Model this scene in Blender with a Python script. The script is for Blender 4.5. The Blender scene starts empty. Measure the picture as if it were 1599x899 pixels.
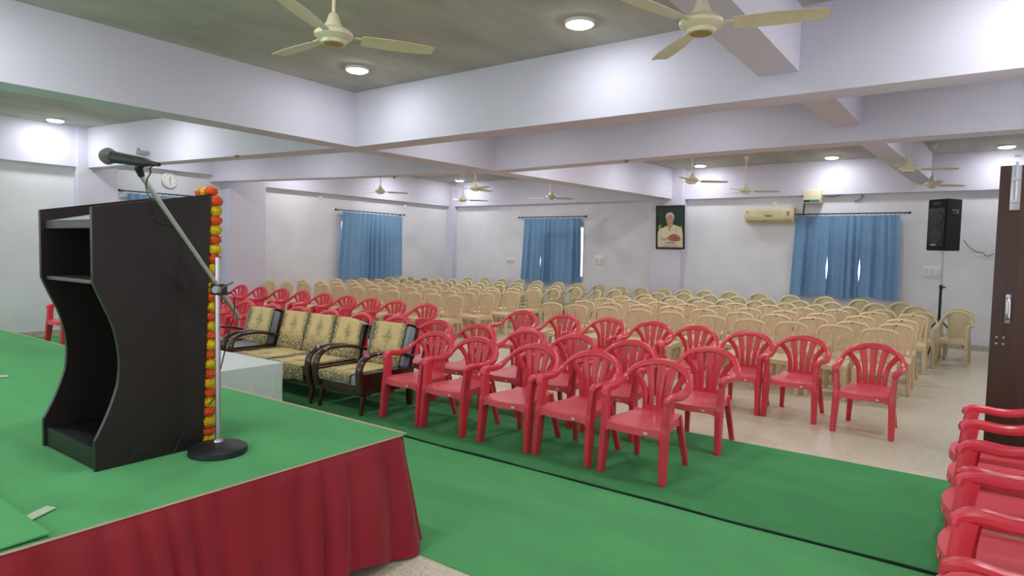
import bpy, bmesh, math, random
from mathutils import Vector, Matrix, Euler, noise
random.seed(7)
C = bpy.context.scene.collection
PI = math.pi
# ---------------------------------------------------------------- camera and survey helpers
F_PX, EYE, ROLL, YAW = 1006.0, 1.62, math.radians(1.27), math.radians(36)
PITCH = math.atan((449.5-394)/F_PX)
_f = Vector((-math.sin(YAW)*math.cos(PITCH), math.cos(YAW)*math.cos(PITCH), -math.sin(PITCH)))
_r0 = Vector((math.cos(YAW), math.sin(YAW), 0)); _u0 = _r0.cross(_f)
CR = _r0*math.cos(ROLL)+_u0*math.sin(ROLL); CU = -_r0*math.sin(ROLL)+_u0*math.cos(ROLL)
EYE_P = Vector((0, 0, EYE))
def ray(x, y): return _f*F_PX + CR*(x-799.5) - CU*(y-449.5)
def at_z(x, y, z): d = ray(x, y); return EYE_P + d*((z-EYE)/d.z)      # point of the horizontal plane z seen at a survey mark
def at_Y(x, y, Y): d = ray(x, y); return EYE_P + d*(Y/d.y)
def at_X(x, y, X): d = ray(x, y); return EYE_P + d*(X/d.x)
cam = bpy.data.cameras.new('camera'); co = bpy.data.objects.new('camera', cam); C.objects.link(co)
cam.sensor_width = 36; cam.lens = F_PX/1599*36; cam.clip_start = 0.05; cam.clip_end = 200
m = Matrix((CR, CU, -_f)).transposed().to_4x4(); m.translation = EYE_P; co.matrix_world = m
bpy.context.scene.camera = co

# ---------------------------------------------------------------- materials
def srgb(r, g, b):
    f = lambda c: (c/255/12.92 if c/255 <= .04045 else ((c/255+.055)/1.055)**2.4)
    return (f(r), f(g), f(b), 1)
def mat(name, col, rough=.5, metal=0, noise_scale=0, amount=.15, bump=0, bump_scale=60, spec=.5, coord='Object', stretch=(1,1,1), col2=None, sheen=0, coat=0):
    M = bpy.data.materials.new(name); M.use_nodes = True
    nt = M.node_tree; b = nt.nodes['Principled BSDF']
    b.inputs['Base Color'].default_value = col; b.inputs['Roughness'].default_value = rough; b.inputs['Metallic'].default_value = metal
    b.inputs['Specular IOR Level'].default_value = spec; b.inputs['Sheen Weight'].default_value = sheen; b.inputs['Coat Weight'].default_value = coat
    if noise_scale or bump:
        tc = nt.nodes.new('ShaderNodeTexCoord'); mp = nt.nodes.new('ShaderNodeMapping'); mp.inputs['Scale'].default_value = stretch
        nt.links.new(tc.outputs[coord], mp.inputs['Vector'])
    if noise_scale:
        n = nt.nodes.new('ShaderNodeTexNoise'); n.inputs['Scale'].default_value = noise_scale; n.inputs['Detail'].default_value = 6; n.inputs['Roughness'].default_value = .6
        nt.links.new(mp.outputs[0], n.inputs['Vector'])
        r = nt.nodes.new('ShaderNodeValToRGB'); r.color_ramp.elements[0].position = .33; r.color_ramp.elements[1].position = .67
        c2 = col2 or tuple(min(1, c*(1-amount)) for c in col[:3])+(1,)
        r.color_ramp.elements[0].color = c2; r.color_ramp.elements[1].color = col
        nt.links.new(n.outputs['Fac'], r.inputs['Fac']); nt.links.new(r.outputs['Color'], b.inputs['Base Color'])
    if bump:
        n2 = nt.nodes.new('ShaderNodeTexNoise'); n2.inputs['Scale'].default_value = bump_scale; n2.inputs['Detail'].default_value = 4
        nt.links.new(mp.outputs[0], n2.inputs['Vector'])
        bp = nt.nodes.new('ShaderNodeBump'); bp.inputs['Strength'].default_value = bump; bp.inputs['Distance'].default_value = .01
        nt.links.new(n2.outputs['Fac'], bp.inputs['Height']); nt.links.new(bp.outputs['Normal'], b.inputs['Normal'])
    return M
M = {}
M['wall'] = mat('wall_paint', srgb(226,226,231), .7, noise_scale=1.6, amount=.1, bump=.05, bump_scale=90)
M['lavender'] = mat('lavender_paint', srgb(214,210,225), .65, noise_scale=1.1, amount=.05, bump=.05, bump_scale=80)
M['ceiling'] = mat('ceiling_plaster', srgb(190,187,178), .9, noise_scale=2.2, amount=.28, bump=.2, bump_scale=25, stretch=(1,.35,1))
M['skirting'] = mat('stone_skirting', srgb(190,186,176), .5, noise_scale=14, amount=.25)
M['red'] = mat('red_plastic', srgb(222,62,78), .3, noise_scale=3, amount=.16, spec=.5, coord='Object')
M['red_seat'] = mat('lit_red_plastic', srgb(228,88,98), .42, noise_scale=5, amount=.14)  # seat red: dust tint, with light on the tops painted into the colour
M['beige'] = mat('beige_plastic', srgb(226,200,160), .38, noise_scale=4, amount=.1)
M['khaki'] = mat('khaki_plastic', srgb(206,190,150), .3, noise_scale=4, amount=.12)
M['dark'] = mat('dark_laminate', srgb(43,36,35), .38, noise_scale=3, amount=.25, stretch=(1,1,.4), spec=.35)
M['black'] = mat('black_laminate', srgb(24,23,25), .4, noise_scale=4, amount=.3)
M['pale_board'] = mat('pale_board', srgb(150,146,140), .5)
M['edge'] = mat('worn_edge', srgb(66,63,61), .45)
M['chrome'] = mat('brushed_steel', srgb(196,196,202), .34, metal=1)
M['black_metal'] = mat('black_iron', srgb(30,30,32), .45, noise_scale=20, amount=.4)
M['cable'] = mat('cable_rubber', srgb(20,20,22), .5)
M['mesh_grille'] = mat('mic_grille', srgb(128,126,126), .5, metal=.4, bump=1, bump_scale=700)
M['orange'] = mat('orange_petals', srgb(240,92,20), .7, noise_scale=90, amount=.35, bump=.6, bump_scale=200)
M['yellow'] = mat('yellow_petals', srgb(240,206,14), .7, noise_scale=90, amount=.3, bump=.6, bump_scale=200)
M['velvet'] = mat('maroon_velvet', srgb(146,17,37), .6, noise_scale=5, amount=.15, sheen=.1, spec=.35)
M['hem'] = mat('carpet_binding', srgb(196,160,140), .8)
M['wood'] = mat('polished_wood', srgb(66,36,28), .25, noise_scale=6, amount=.35, stretch=(1,1,6), coat=.3)
M['door'] = mat('walnut_laminate', srgb(72,48,40), .4, noise_scale=5, amount=.38, stretch=(5,5,.35), spec=.4)
M['cushion'] = mat('grey_cushion', srgb(150,158,166), .8, noise_scale=6, amount=.2, bump=.1)
M['white_cloth'] = mat('white_cloth', srgb(216,222,220), .75, noise_scale=3, amount=.05)
M['curtain'] = mat('blue_curtain', srgb(116,156,194), .75, noise_scale=40, amount=.14, stretch=(1,1,.3), sheen=.2)
M['curtain_lining'] = mat('blue_hem', srgb(70,112,150), .8)
M['cream'] = mat('cream_enamel', srgb(226,216,184), .35, noise_scale=9, amount=.08)
M['cream_old'] = mat('yellowed_plastic', srgb(232,222,180), .4, noise_scale=5, amount=.1)
M['tan'] = mat('stained_plastic', srgb(176,146,96), .5, noise_scale=9, amount=.25)
M['white_plastic'] = mat('white_plastic', srgb(232,234,228), .35)
M['grey_plastic'] = mat('grey_plastic', srgb(150,150,150), .5)
M['switch'] = mat('switch_plastic', srgb(206,208,204), .4)
M['green_plastic'] = mat('green_panel', srgb(60,130,120), .4)
M['screen_black'] = mat('black_panel', srgb(28,26,30), .4)
M['speaker_box'] = mat('speaker_carpet', srgb(22,22,25), .85, noise_scale=60, amount=.3, bump=.2, bump_scale=200)
M['speaker_cone'] = mat('speaker_cone', srgb(44,44,47), .6)
M['tape'] = mat('packing_tape', srgb(176,190,166), .35)
M['sticker'] = mat('pale_sticker', srgb(226,206,196), .5)
M['knot'] = mat('brown_plug', srgb(128,88,60), .6)
M['frame_black'] = mat('picture_frame', srgb(28,24,24), .4)
M['window_frame'] = mat('window_frame', srgb(210,210,208), .4)

def floor_mat():
    M_ = mat('terrazzo', srgb(222,212,190), .3, noise_scale=1.2, amount=.08, spec=.5)
    nt = M_.node_tree; b = nt.nodes['Principled BSDF']
    tc = nt.nodes.new('ShaderNodeTexCoord'); v = nt.nodes.new('ShaderNodeTexVoronoi'); v.inputs['Scale'].default_value = 170
    nt.links.new(tc.outputs['Object'], v.inputs['Vector'])
    rr = nt.nodes.new('ShaderNodeValToRGB'); rr.color_ramp.elements[0].color = (1,1,1,1); rr.color_ramp.elements[0].position = .0
    rr.color_ramp.elements[1].color = (.6,.58,.55,1); rr.color_ramp.elements[1].position = 1
    rr.color_ramp.interpolation = 'CONSTANT'; rr.color_ramp.elements[1].position = .86
    e = rr.color_ramp.elements.new(.25); e.color = (.9,.89,.86,1)
    sp = nt.nodes.new('ShaderNodeSeparateColor'); nt.links.new(v.outputs['Color'], sp.inputs[0]); nt.links.new(sp.outputs[0], rr.inputs['Fac'])
    mx = nt.nodes.new('ShaderNodeMix'); mx.data_type = 'RGBA'; mx.blend_type = 'MULTIPLY'; mx.inputs['Factor'].default_value = 1
    old = b.inputs['Base Color'].links[0].from_socket
    nt.links.new(old, mx.inputs['A']); nt.links.new(rr.outputs['Color'], mx.inputs['B']); nt.links.new(mx.outputs['Result'], b.inputs['Base Color'])
    return M_
M['floor'] = floor_mat()
def carpet_mat(name, col):
    M_ = mat(name, col, .95, noise_scale=1.6, amount=.16, bump=.6, bump_scale=260, spec=.12, stretch=(.6,1.6,1), sheen=.05)
    nt = M_.node_tree; b = nt.nodes['Principled BSDF']
    tc = nt.nodes.new('ShaderNodeTexCoord'); n = nt.nodes.new('ShaderNodeTexNoise'); n.inputs['Scale'].default_value = 420; n.inputs['Detail'].default_value = 2
    nt.links.new(tc.outputs['Object'], n.inputs['Vector'])
    mr = nt.nodes.new('ShaderNodeMapRange'); mr.inputs['From Min'].default_value = .3; mr.inputs['From Max'].default_value = .7; mr.inputs['To Min'].default_value = .82; mr.inputs['To Max'].default_value = 1.1
    nt.links.new(n.outputs['Fac'], mr.inputs['Value'])
    mx = nt.nodes.new('ShaderNodeMix'); mx.data_type = 'RGBA'; mx.blend_type = 'MULTIPLY'; mx.inputs['Factor'].default_value = 1
    old = b.inputs['Base Color'].links[0].from_socket
    nt.links.new(old, mx.inputs['A']); nt.links.new(mr.outputs['Result'], mx.inputs['B']); nt.links.new(mx.outputs['Result'], b.inputs['Base Color'])
    return M_
M['carpet'] = carpet_mat('green_carpet', srgb(99,184,115))
M['carpet_dark'] = carpet_mat('green_runner', srgb(79,160,97))
M['carpet_back'] = mat('carpet_backing', srgb(16,40,28), .9)

def cover_mat():
    """gold woven cover with a dark green scroll border; the pattern lives in the cover's own UVs"""
    M_ = bpy.data.materials.new('brocade_cover'); M_.use_nodes = True; nt = M_.node_tree; b = nt.nodes['Principled BSDF']
    N = nt.nodes.new; L = nt.links.new
    uv = N('ShaderNodeUVMap'); sp = N('ShaderNodeSeparateXYZ'); L(uv.outputs[0], sp.inputs[0])
    def mth(op, a, bb=None):
        n = N('ShaderNodeMath'); n.operation = op
        for i, q in enumerate((a, bb)):
            if q is None: continue
            if isinstance(q, (int, float)): n.inputs[i].default_value = q
            else: L(q, n.inputs[i])
        return n.outputs[0]
    fu = mth('FRACT', sp.outputs['X']); du = mth('MINIMUM', fu, mth('SUBTRACT', 1.0, fu)); v = sp.outputs['Y']
    side = mth('SUBTRACT', 1.0, mth('DIVIDE', du, .2))                 # 1 at the side seams, 0 in the field
    low = mth('SUBTRACT', 1.0, mth('DIVIDE', v, .36))
    cu = mth('ABSOLUTE', mth('SUBTRACT', fu, .5)); posy = mth('SUBTRACT', 1.0, mth('ADD', mth('MULTIPLY', cu, 5.0), mth('DIVIDE', mth('ABSOLUTE', mth('SUBTRACT', v, .42)), .25)))
    den = mth('MAXIMUM', mth('MAXIMUM', mth('MAXIMUM', side, low), mth('MULTIPLY', posy, .7)), 0.0)
    mp = N('ShaderNodeMapping'); mp.inputs['Scale'].default_value = (4.6, 6.2, 1); L(uv.outputs[0], mp.inputs[0])
    n1 = N('ShaderNodeTexNoise'); n1.inputs['Scale'].default_value = 7.0; n1.inputs['Detail'].default_value = 1; n1.inputs['Distortion'].default_value = 1.1; L(mp.outputs[0], n1.inputs[0])
    band = mth('ABSOLUTE', mth('SUBTRACT', n1.outputs['Fac'], .5))
    ink = mth('LESS_THAN', band, mth('MULTIPLY', den, .125))
    ink2 = mth('MAXIMUM', ink, mth('LESS_THAN', du, .022))
    mx = N('ShaderNodeMix'); mx.data_type = 'RGBA'; L(ink2, mx.inputs['Factor'])
    mx.inputs['A'].default_value = srgb(222,196,140); mx.inputs['B'].default_value = srgb(70,74,52)
    L(mx.outputs['Result'], b.inputs['Base Color']); b.inputs['Roughness'].default_value = .85
    return M_
M['cover'] = cover_mat()
def emit_mat(name, col, s):
    M_ = bpy.data.materials.new(name); M_.use_nodes = True; nt = M_.node_tree
    b = nt.nodes['Principled BSDF']; b.inputs['Base Color'].default_value = (.9,.9,.9,1)
    b.inputs['Emission Color'].default_value = col; b.inputs['Emission Strength'].default_value = s
    return M_
M['lamp'] = emit_mat('lamp_diffuser', (.93,.97,1,1), 56); M['lamp_fill'] = emit_mat('lamp_diffuser_fill', (.95,.97,1,1), 86)  # second diffuser: boosted glow for unseen lamps, most added to brighten the hall
def glass_mat():
    M_ = bpy.data.materials.new('frosted_pane'); M_.use_nodes = True; b = M_.node_tree.nodes['Principled BSDF']
    b.inputs['Base Color'].default_value = (.95,.97,1,1); b.inputs['Transmission Weight'].default_value = .9; b.inputs['Roughness'].default_value = .35
    return M_
M['glass'] = glass_mat()

# ---------------------------------------------------------------- mesh helpers
def thicken(bm, t):
    bmesh.ops.recalc_face_normals(bm, faces=bm.faces[:]); bm.normal_update()
    bmesh.ops.solidify(bm, geom=bm.faces[:], thickness=t)
def obj(name, bm, m, parent=None, sharp=.62, solid=0):
    me = bpy.data.meshes.new(name)
    if solid: thicken(bm, solid)
    bmesh.ops.recalc_face_normals(bm, faces=bm.faces[:])
    for f in bm.faces: f.smooth = True
    for e in bm.edges:
        if len(e.link_faces) == 2:
            try: e.smooth = e.calc_face_angle() < sharp
            except Exception: pass
    bm.to_mesh(me); bm.free()
    for mm in (m if isinstance(m, (list, tuple)) else [m]): me.materials.append(mm)
    o = bpy.data.objects.new(name, me); C.objects.link(o)
    if parent: o.parent = parent
    return o
def thing(name, label, cat, loc=(0,0,0), rz=0, group=None):
    o = bpy.data.objects.new(name, None); C.objects.link(o); o.empty_display_size = .1
    o.location = loc; o.rotation_euler = (0, 0, rz); o['label'] = label; o['category'] = cat
    if group: o['group'] = group
    return o
def tag(o, label, cat, group=None):
    o['label'] = label; o['category'] = cat
    if group: o['group'] = group
    return o
def structure(name, bm, m, label, cat='structure', parent=None, **k):
    o = obj(name, bm, m, parent, **k)
    if not parent: o['kind'] = 'structure'; o['label'] = label; o['category'] = cat
    return o
def dup(root, loc, rz, label, group=None, sz=1.0):
    r = root.copy(); C.objects.link(r); r.location = loc; r.rotation_euler = (0, 0, rz); r.scale = (root.scale.x, 1, sz); r['label'] = label
    if group: r['group'] = group
    for ch in root.children:
        c = ch.copy(); C.objects.link(c); c.parent = r
        for g in ch.children:
            d = g.copy(); C.objects.link(d); d.parent = c
    return r
def B(): return bmesh.new()
def box(bm, x0, x1, y0, y1, z0, z1, bev=0, mtx=None, mi=0):
    r = bmesh.ops.create_cube(bm, size=1); vs = r['verts']
    mm = Matrix.Translation(((x0+x1)/2, (y0+y1)/2, (z0+z1)/2)) @ Matrix.Diagonal((abs(x1-x0), abs(y1-y0), abs(z1-z0), 1))
    if mtx is not None: mm = mtx @ mm
    bmesh.ops.transform(bm, matrix=mm, verts=vs)
    fs = list({f for v in vs for f in v.link_faces})
    for f in fs: f.material_index = mi
    if bev:
        es = list({e for v in vs for e in v.link_edges})
        bmesh.ops.bevel(bm, geom=es, offset=bev, segments=2, affect='EDGES', profile=.6)
    return bm
def prism(bm, poly, z0, z1, axis='z', mi=0, mtx=None):
    """closed polygon extruded along an axis: poly holds the other two coordinates in order"""
    def P(a, b, c):
        v = {'z': (a, b, c), 'x': (c, a, b), 'y': (a, c, b)}[axis]
        return (mtx @ Vector(v)) if mtx is not None else v
    lo = [bm.verts.new(P(a, b, z0)) for a, b in poly]; hi = [bm.verts.new(P(a, b, z1)) for a, b in poly]
    n = len(poly); fs = [bm.faces.new(lo[::-1]), bm.faces.new(hi)]
    for i in range(n): fs.append(bm.faces.new((lo[i], lo[(i+1) % n], hi[(i+1) % n], hi[i])))
    for f in fs: f.material_index = mi
    return bm
def lathe(bm, prof, n=24, mtx=None, mi=0):
    rings = []
    for r, z in prof:
        ring = []
        for i in range(n):
            a = 2*PI*i/n; v = Vector((r*math.cos(a), r*math.sin(a), z))
            ring.append(bm.verts.new(mtx @ v if mtx is not None else v))
        rings.append(ring)
    for a, b in zip(rings, rings[1:]):
        for i in range(n):
            bm.faces.new((a[i], a[(i+1) % n], b[(i+1) % n], b[i])).material_index = mi
    bm.faces.new(rings[0][::-1]).material_index = mi; bm.faces.new(rings[-1]).material_index = mi
    return bm
def spline(pts, n):
    """Catmull-Rom through tuples of any length"""
    k = len(pts); out = []
    for i in range(n+1):
        t = i/n*(k-1); s = min(int(t), k-2); u = t-s
        p0, p1, p2, p3 = pts[max(s-1, 0)], pts[s], pts[s+1], pts[min(s+2, k-1)]
        out.append(tuple(.5*((2*b)+(-a+c)*u+(2*a-5*b+4*c-d)*u*u+(-a+3*b-3*c+d)*u**3) for a, b, c, d in zip(p0, p1, p2, p3)))
    return out
def sweep(bm, pts, n=20, up=(0,0,1), seg=8, sq=.55, mi=0, smooth=True):
    """pts: (x,y,z,w,h[,ux,uy,uz]); w across, h along up; superellipse section"""
    pts = [tuple(p) if len(p) == 8 else tuple(p)+tuple(up) for p in pts]
    S = spline(pts, n) if smooth else pts
    P = [Vector(p[:3]) for p in S]; rings = []
    for i, p in enumerate(S):
        t = (P[min(i+1, len(P)-1)]-P[max(i-1, 0)]).normalized()
        u = Vector(p[5:8]); s = t.cross(u)
        if s.length < 1e-6: s = t.cross(Vector((.3,1,.2)))
        s.normalize(); u = s.cross(t).normalized(); ring = []
        for k in range(seg):
            a = 2*PI*(k+.5)/seg; c, q = math.cos(a), math.sin(a)
            c = math.copysign(abs(c)**sq, c); q = math.copysign(abs(q)**sq, q)
            ring.append(bm.verts.new(P[i]+s*(c*p[3]/2)+u*(q*p[4]/2)))
        rings.append(ring)
    for a, b in zip(rings, rings[1:]):
        for i in range(seg): bm.faces.new((a[i], a[(i+1) % seg], b[(i+1) % seg], b[i])).material_index = mi
    bm.faces.new(rings[0][::-1]).material_index = mi; bm.faces.new(rings[-1]).material_index = mi
    return bm
def tube(bm, pts, r, n=24, seg=8, smooth=True, mi=0):
    return sweep(bm, [tuple(p)+(2*r, 2*r) for p in pts], n, up=(.13,.37,.92), seg=seg, sq=1, smooth=smooth, mi=mi)
def rod(bm, a, b, r, seg=12, r2=None):
    a, b = Vector(a), Vector(b); d = b-a
    mtx = Matrix.Translation(a) @ d.to_track_quat('Z', 'Y').to_matrix().to_4x4()
    return lathe(bm, [(r, 0), (r if r2 is None else r2, d.length)], seg, mtx)
def grid(bm, nu, nv, fn, uvfn=None, mi=0):
    V = [[bm.verts.new(fn(i/nu, j/nv)) for i in range(nu+1)] for j in range(nv+1)]
    lay = bm.loops.layers.uv.verify() if uvfn else None
    for j in range(nv):
        for i in range(nu):
            f = bm.faces.new((V[j][i], V[j][i+1], V[j+1][i+1], V[j+1][i])); f.material_index = mi
            if uvfn:
                for lp, (a, b) in zip(f.loops, ((i, j), (i+1, j), (i+1, j+1), (i, j+1))): lp[lay].uv = uvfn(a/nu, b/nv)
    return V

# ---------------------------------------------------------------- the room
CEIL, SOFF, SOFF2 = 3.63, 2.94, 3.12
XL, XR, YB, YF = -12.95, 1.05, 14.62, -2.6
bm = B(); box(bm, XL-.2, XR+.2, YF-.2, YB+.2, -.12, 0); structure('floor', bm, M['floor'], 'pale speckled terrazzo floor of the hall', 'floor')
bm = B(); box(bm, XL-.2, XR+.2, YF-.2, YB+.2, CEIL, CEIL+.12); structure('ceiling', bm, M['ceiling'], 'grey plastered ceiling between the beams', 'ceiling')
def wall_with_holes(name, along, a0, a1, p0, p1, holes, label):
    """wall slab from a0 to a1 along X or Y, p0..p1 thick; holes: (h0, h1, z0, z1)"""
    bm = B()
    def bb(u0, u1, z0, z1):
        if along == 'x': box(bm, u0, u1, p0, p1, z0, z1)
        else: box(bm, p0, p1, u0, u1, z0, z1)
    cur = a0
    for h0, h1, z0, z1 in sorted(holes):
        bb(cur, h0, 0, CEIL); bb(h0, h1, 0, z0); bb(h0, h1, z1, CEIL); cur = h1
    bb(cur, a1, 0, CEIL)
    return structure(name, bm, M['wall'], label, 'wall')
W_left = [(5.45, 6.95, .98, 2.36), (10.53, 12.4, .98, 2.36)]
W_back = [(-10.05, -8.365, .98, 2.36), (-3.05, -1.45, .98, 2.36)]
wall_with_holes('wall_left', 'y', YF, YB, XL-.2, XL, W_left, 'white painted side wall with the clock and two curtained windows')
wall_with_holes('wall_back', 'x', XL, XR, YB, YB+.2, W_back, 'white painted end wall behind the beige chairs')
wall_with_holes('wall_front', 'x', XL, XR, YF-.2, YF, [(-12.4,-9.9,.9,2.6), (-8.6,-5.6,.9,2.6), (-4.6,-1.2,.9,2.6)], 'white wall behind the stage')  # unseen window openings added to let in fill daylight
DY = 5.62
wall_with_holes('wall_right', 'y', YF, YB, XR, XR+.2, [(-2.2,-.6,.9,2.5), (.2,1.5,1.2,2.5), (DY-1.0, DY-.02, 0.0005, 2.34)], 'white wall with the open doorway')  # besides the doorway, two unseen window openings added for fill daylight
wn = 0
for along, holes in (('y', W_left), ('x', W_back)):
    for h0, h1, z0, z1 in holes:
        wn += 1; bm = B(); fr = .05
        def fb(u0, u1, zz0, zz1, d0=.07, d1=.13):
            if along == 'x': box(bm, u0, u1, YB+d0, YB+d1, zz0, zz1)
            else: box(bm, XL-d1, XL-d0, u0, u1, zz0, zz1)
        fb(h0, h0+fr, z0, z1); fb(h1-fr, h1, z0, z1); fb(h0+fr, h1-fr, z0, z0+fr); fb(h0+fr, h1-fr, z1-fr, z1); mid = (h0+h1)/2; fb(mid-.025, mid+.025, z0+fr, z1-fr)
        w = structure('window_%d' % wn, bm, M['window_frame'], 'white framed window behind the blue curtains of ' + ('the side wall by the clock', 'the side wall near the corner', 'the end wall near the corner', 'the end wall by the speaker')[wn-1], 'window')
        for q0, q1 in ((h0+fr, mid-.025), (mid+.025, h1-fr)):
            bm = B(); fb(q0, q1, z0+fr, z1-fr, .095, .101); obj('pane', bm, M['glass'], w)
# skirting
bm = B(); box(bm, XL, XL+.015, YF, YB, 0, .1); structure('baseboard_left', bm, M['skirting'], 'grey stone skirting along the side wall', 'skirting')
bm = B(); box(bm, XL+.015, XR, YB-.015, YB, 0, .1); structure('baseboard_back', bm, M['skirting'], 'grey stone skirting along the end wall', 'skirting')
# beams: plan polygons pulled down from the ceiling
def beam(name, poly, z0, label, z1=CEIL):
    bm = B(); prism(bm, poly, z0, z1); return structure(name, bm, M['lavender'], label, 'beam')
YBR = [(-6.65, YF), (-6.64, 5.6), (-6.47, 8.3), (-5.85, YB)]      # camera side of the long beam
YBL = [(-7.07, YF), (-6.97, 4.7), (-6.88, 8.2), (-6.2, YB)]
beam('trim_1', YBR+YBL[::-1], SOFF, 'long lavender beam running from the front of the hall to the framed portrait')
beam('trim_2', [(-6.64, 5.6), (XR, 5.58), (XR, 5.88), (-6.62, 5.94)], SOFF, 'nearest lavender cross beam, right of the long beam')
beam('trim_3', [(XL, 4.8), (-10.25, 5.14), (-6.97, 5.53), (-6.95, 5.9), (-10.65, 5.36), (XL, 5.04)], SOFF, 'nearest lavender cross beam, left of the long beam')
beam('trim_4', [(-6.47, 8.36), (-2.75, 8.1), (XR, 8.1), (XR, 8.4), (-2.8, 8.42), (-6.45, 8.68)], SOFF, 'second lavender cross beam, right of the long beam')
beam('trim_5', [(XL, 7.12), (-9.55, 7.84), (-6.88, 8.32), (-6.86, 8.62), (-9.55, 8.12), (XL, 7.4)], SOFF, 'second lavender cross beam, left of the long beam')
def sec(y0, y1, r0, r1, l0, l1, nm, lb): beam(nm, [(r0, y0), (r1, y1), (l1, y1), (l0, y0)], SOFF2, lb)
sec(YF, 5.6, -1.24, -1.26, -1.54, -1.57, 'trim_6', 'shallow lavender beam overhead, ending at the nearest cross beam')
sec(5.88, 8.12, -1.19, -1.15, -1.5, -1.44, 'trim_7', 'shallow lavender beam between the two cross beams')
sec(8.4, YB-.12, -1.12, -.82, -1.4, -1.14, 'trim_8', 'shallow lavender beam running to the end wall by the speaker')
bm = B(); box(bm, XL, XR, YB-.13, YB, SOFF+.0, CEIL); structure('trim_9', bm, M['lavender'], 'lavender lintel band along the top of the end wall', 'beam')
bm = B(); box(bm, XL, XL+.13, YF, 4.9, SOFF, CEIL); box(bm, XL, XL+.13, 4.9, 7.6, 3.07, CEIL); box(bm, XL, XL+.13, 7.6, YB-.13, SOFF, CEIL); structure('trim_10', bm, M['lavender'], 'lavender lintel band along the top of the side wall', 'beam')
# columns
def column(name, x0, x1, y0, y1, label):
    bm = B(); box(bm, x0, x1, y0, y1, 0, CEIL); structure(name, bm, M['lavender'], label, 'column')
column('trim_11', XL, XL+.2, 4.66, 5.3, 'lavender column of the side wall behind the lectern')
column('trim_12', XL, XL+.32, 7.38, 8.22, 'lavender column of the side wall right of the clock')
column('trim_13', XL, XL+.26, YB-.2, YB, 'lavender column in the far corner')
column('trim_14', -6.36, -5.62, YB-.3, YB, 'lavender column carrying the framed portrait')

# ---------------------------------------------------------------- lights
LIGHTS = [(-5.73,4.86,'round ceiling light just before the nearest cross beam, beside the long beam'),
          (-2.92,4.93,'round ceiling light before the nearest cross beam, middle of the bay'),
          (.3,4.9,''), (-9.9,4.35,''), (-12.35,4.2,'round ceiling light at the side wall, above the microphone'),
          (-5.7,1.4,''), (-2.9,1.4,''), (.3,1.2,''), (-9.9,1.2,''), (-12.3,1.2,''), (-5.7,-1.3,''), (-2.9,-1.3,''), (-9.9,-1.3,''),  # unseen lamps over and behind the camera, mostly added for fill
          (-5.6,6.9,'-'), (-2.9,6.9,'-'), (.3,6.9,'-'), (-9.7,6.7,'-'), (-12.0,6.2,'-'),
          (-5.3,9.4,''), (-2.6,9.3,''), (.25,9.3,''), (-9.0,9.5,''), (-12.0,9.0,''), (-5.1,11.8,''), (-2.6,11.8,''), (-8.7,11.8,''), (-12.0,11.8,''),  # unseen back-bay lamps, mostly added to brighten chairs and end wall
          (-12.0,13.9,'round ceiling light in the far corner'), (-9.7,12.7,''), (-5.1,13.95,'round ceiling light near the portrait column'),
          (-2.47,13.95,'round ceiling light above the window with the widest curtains'), (.25,13.95,'round ceiling light in the corner above the wooden door')]
lamps = {}
def lamp(key, lb, loc):
    if key in lamps: return dup(lamps[key], loc, 0, lb, 'round ceiling lights')
    t = thing('ceiling_light', lb, 'ceiling light', loc, 0, 'round ceiling lights'); lamps[key] = t
    bm = B(); lathe(bm, [(.113, -.028), (.122, -.03), (.128, -.022), (.13, 0)], 32); obj('rim', bm, M['white_plastic'], t)
    bm = B(); lathe(bm, [(.05, -.046), (.09, -.042), (.108, -.034), (.113, -.0285)], 32); obj('diffuser', bm, M[key], t)
for x, y, lb in LIGHTS: lamp('lamp' if lb else 'lamp_fill', lb.strip('-') or 'unseen round white ceiling light, one of the inferred and added fill lamps', (x, y, CEIL))  # lamps with no label of their own are unseen, most added for fill
# world: overcast daylight outside the curtained windows
w = bpy.data.worlds.new('world'); bpy.context.scene.world = w; w.use_nodes = True
w.node_tree.nodes['Background'].inputs[0].default_value = (.92,.96,1,1); w.node_tree.nodes['Background'].inputs[1].default_value = 1.6

# ---------------------------------------------------------------- chairs
def chair_seat(front_w, back_w, y0, y1, zs, dep=.05, arch=.05, bulge=.055):
    bm = B()
    def fn(u, v):
        uu = 2*u-1; hw = front_w/2+(back_w-front_w)/2*v
        y = y0+(y1-y0)*v-bulge*(1-uu*uu)*(1-v)**2
        z = zs-.012*(1-uu*uu)*math.sin(PI*min(1, v*1.1))-.01*max(0, 1-v/.12)**2+.012*max(0, (v-.85)/.15)**2
        return (uu*hw, y, z)
    n = 12; V = grid(bm, n, n, fn)
    # turned-down apron, arched towards the legs
    loop = [V[0][i] for i in range(n+1)]+[V[j][n] for j in range(1, n+1)]+[V[n][i] for i in range(n-1, -1, -1)]+[V[j][0] for j in range(n-1, 0, -1)]
    low = []
    for v in loop:
        fx = abs(v.co.x)/(front_w/2); fy = abs((v.co.y-(y0+y1)/2)/((y1-y0)/2))
        edge = fx if fy > .93 else fy
        d = dep+arch*max(0, (edge-.62)/.38)**2.2
        c = v.co; low.append(bm.verts.new((c.x*1.012, c.y+(.0 if fy < .9 else math.copysign(.004, c.y)), zs-.012-d)))
    k = len(loop)
    for i in range(k): bm.faces.new((loop[i], low[i], low[(i+1) % k], loop[(i+1) % k]))
    thicken(bm, .006)
    return bm
def arm_rim(half, w, h, n=44):
    R = [(-x, y, z, ww, hh, -ux, uy, uz) for x, y, z, ww, hh, ux, uy, uz in half][::1]
    full = R+[(x, y, z, ww, hh, ux, uy, uz) for x, y, z, ww, hh, ux, uy, uz in half[::-1][1:]]
    bm = B(); sweep(bm, full, n, seg=10, sq=.8); return bm
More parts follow.
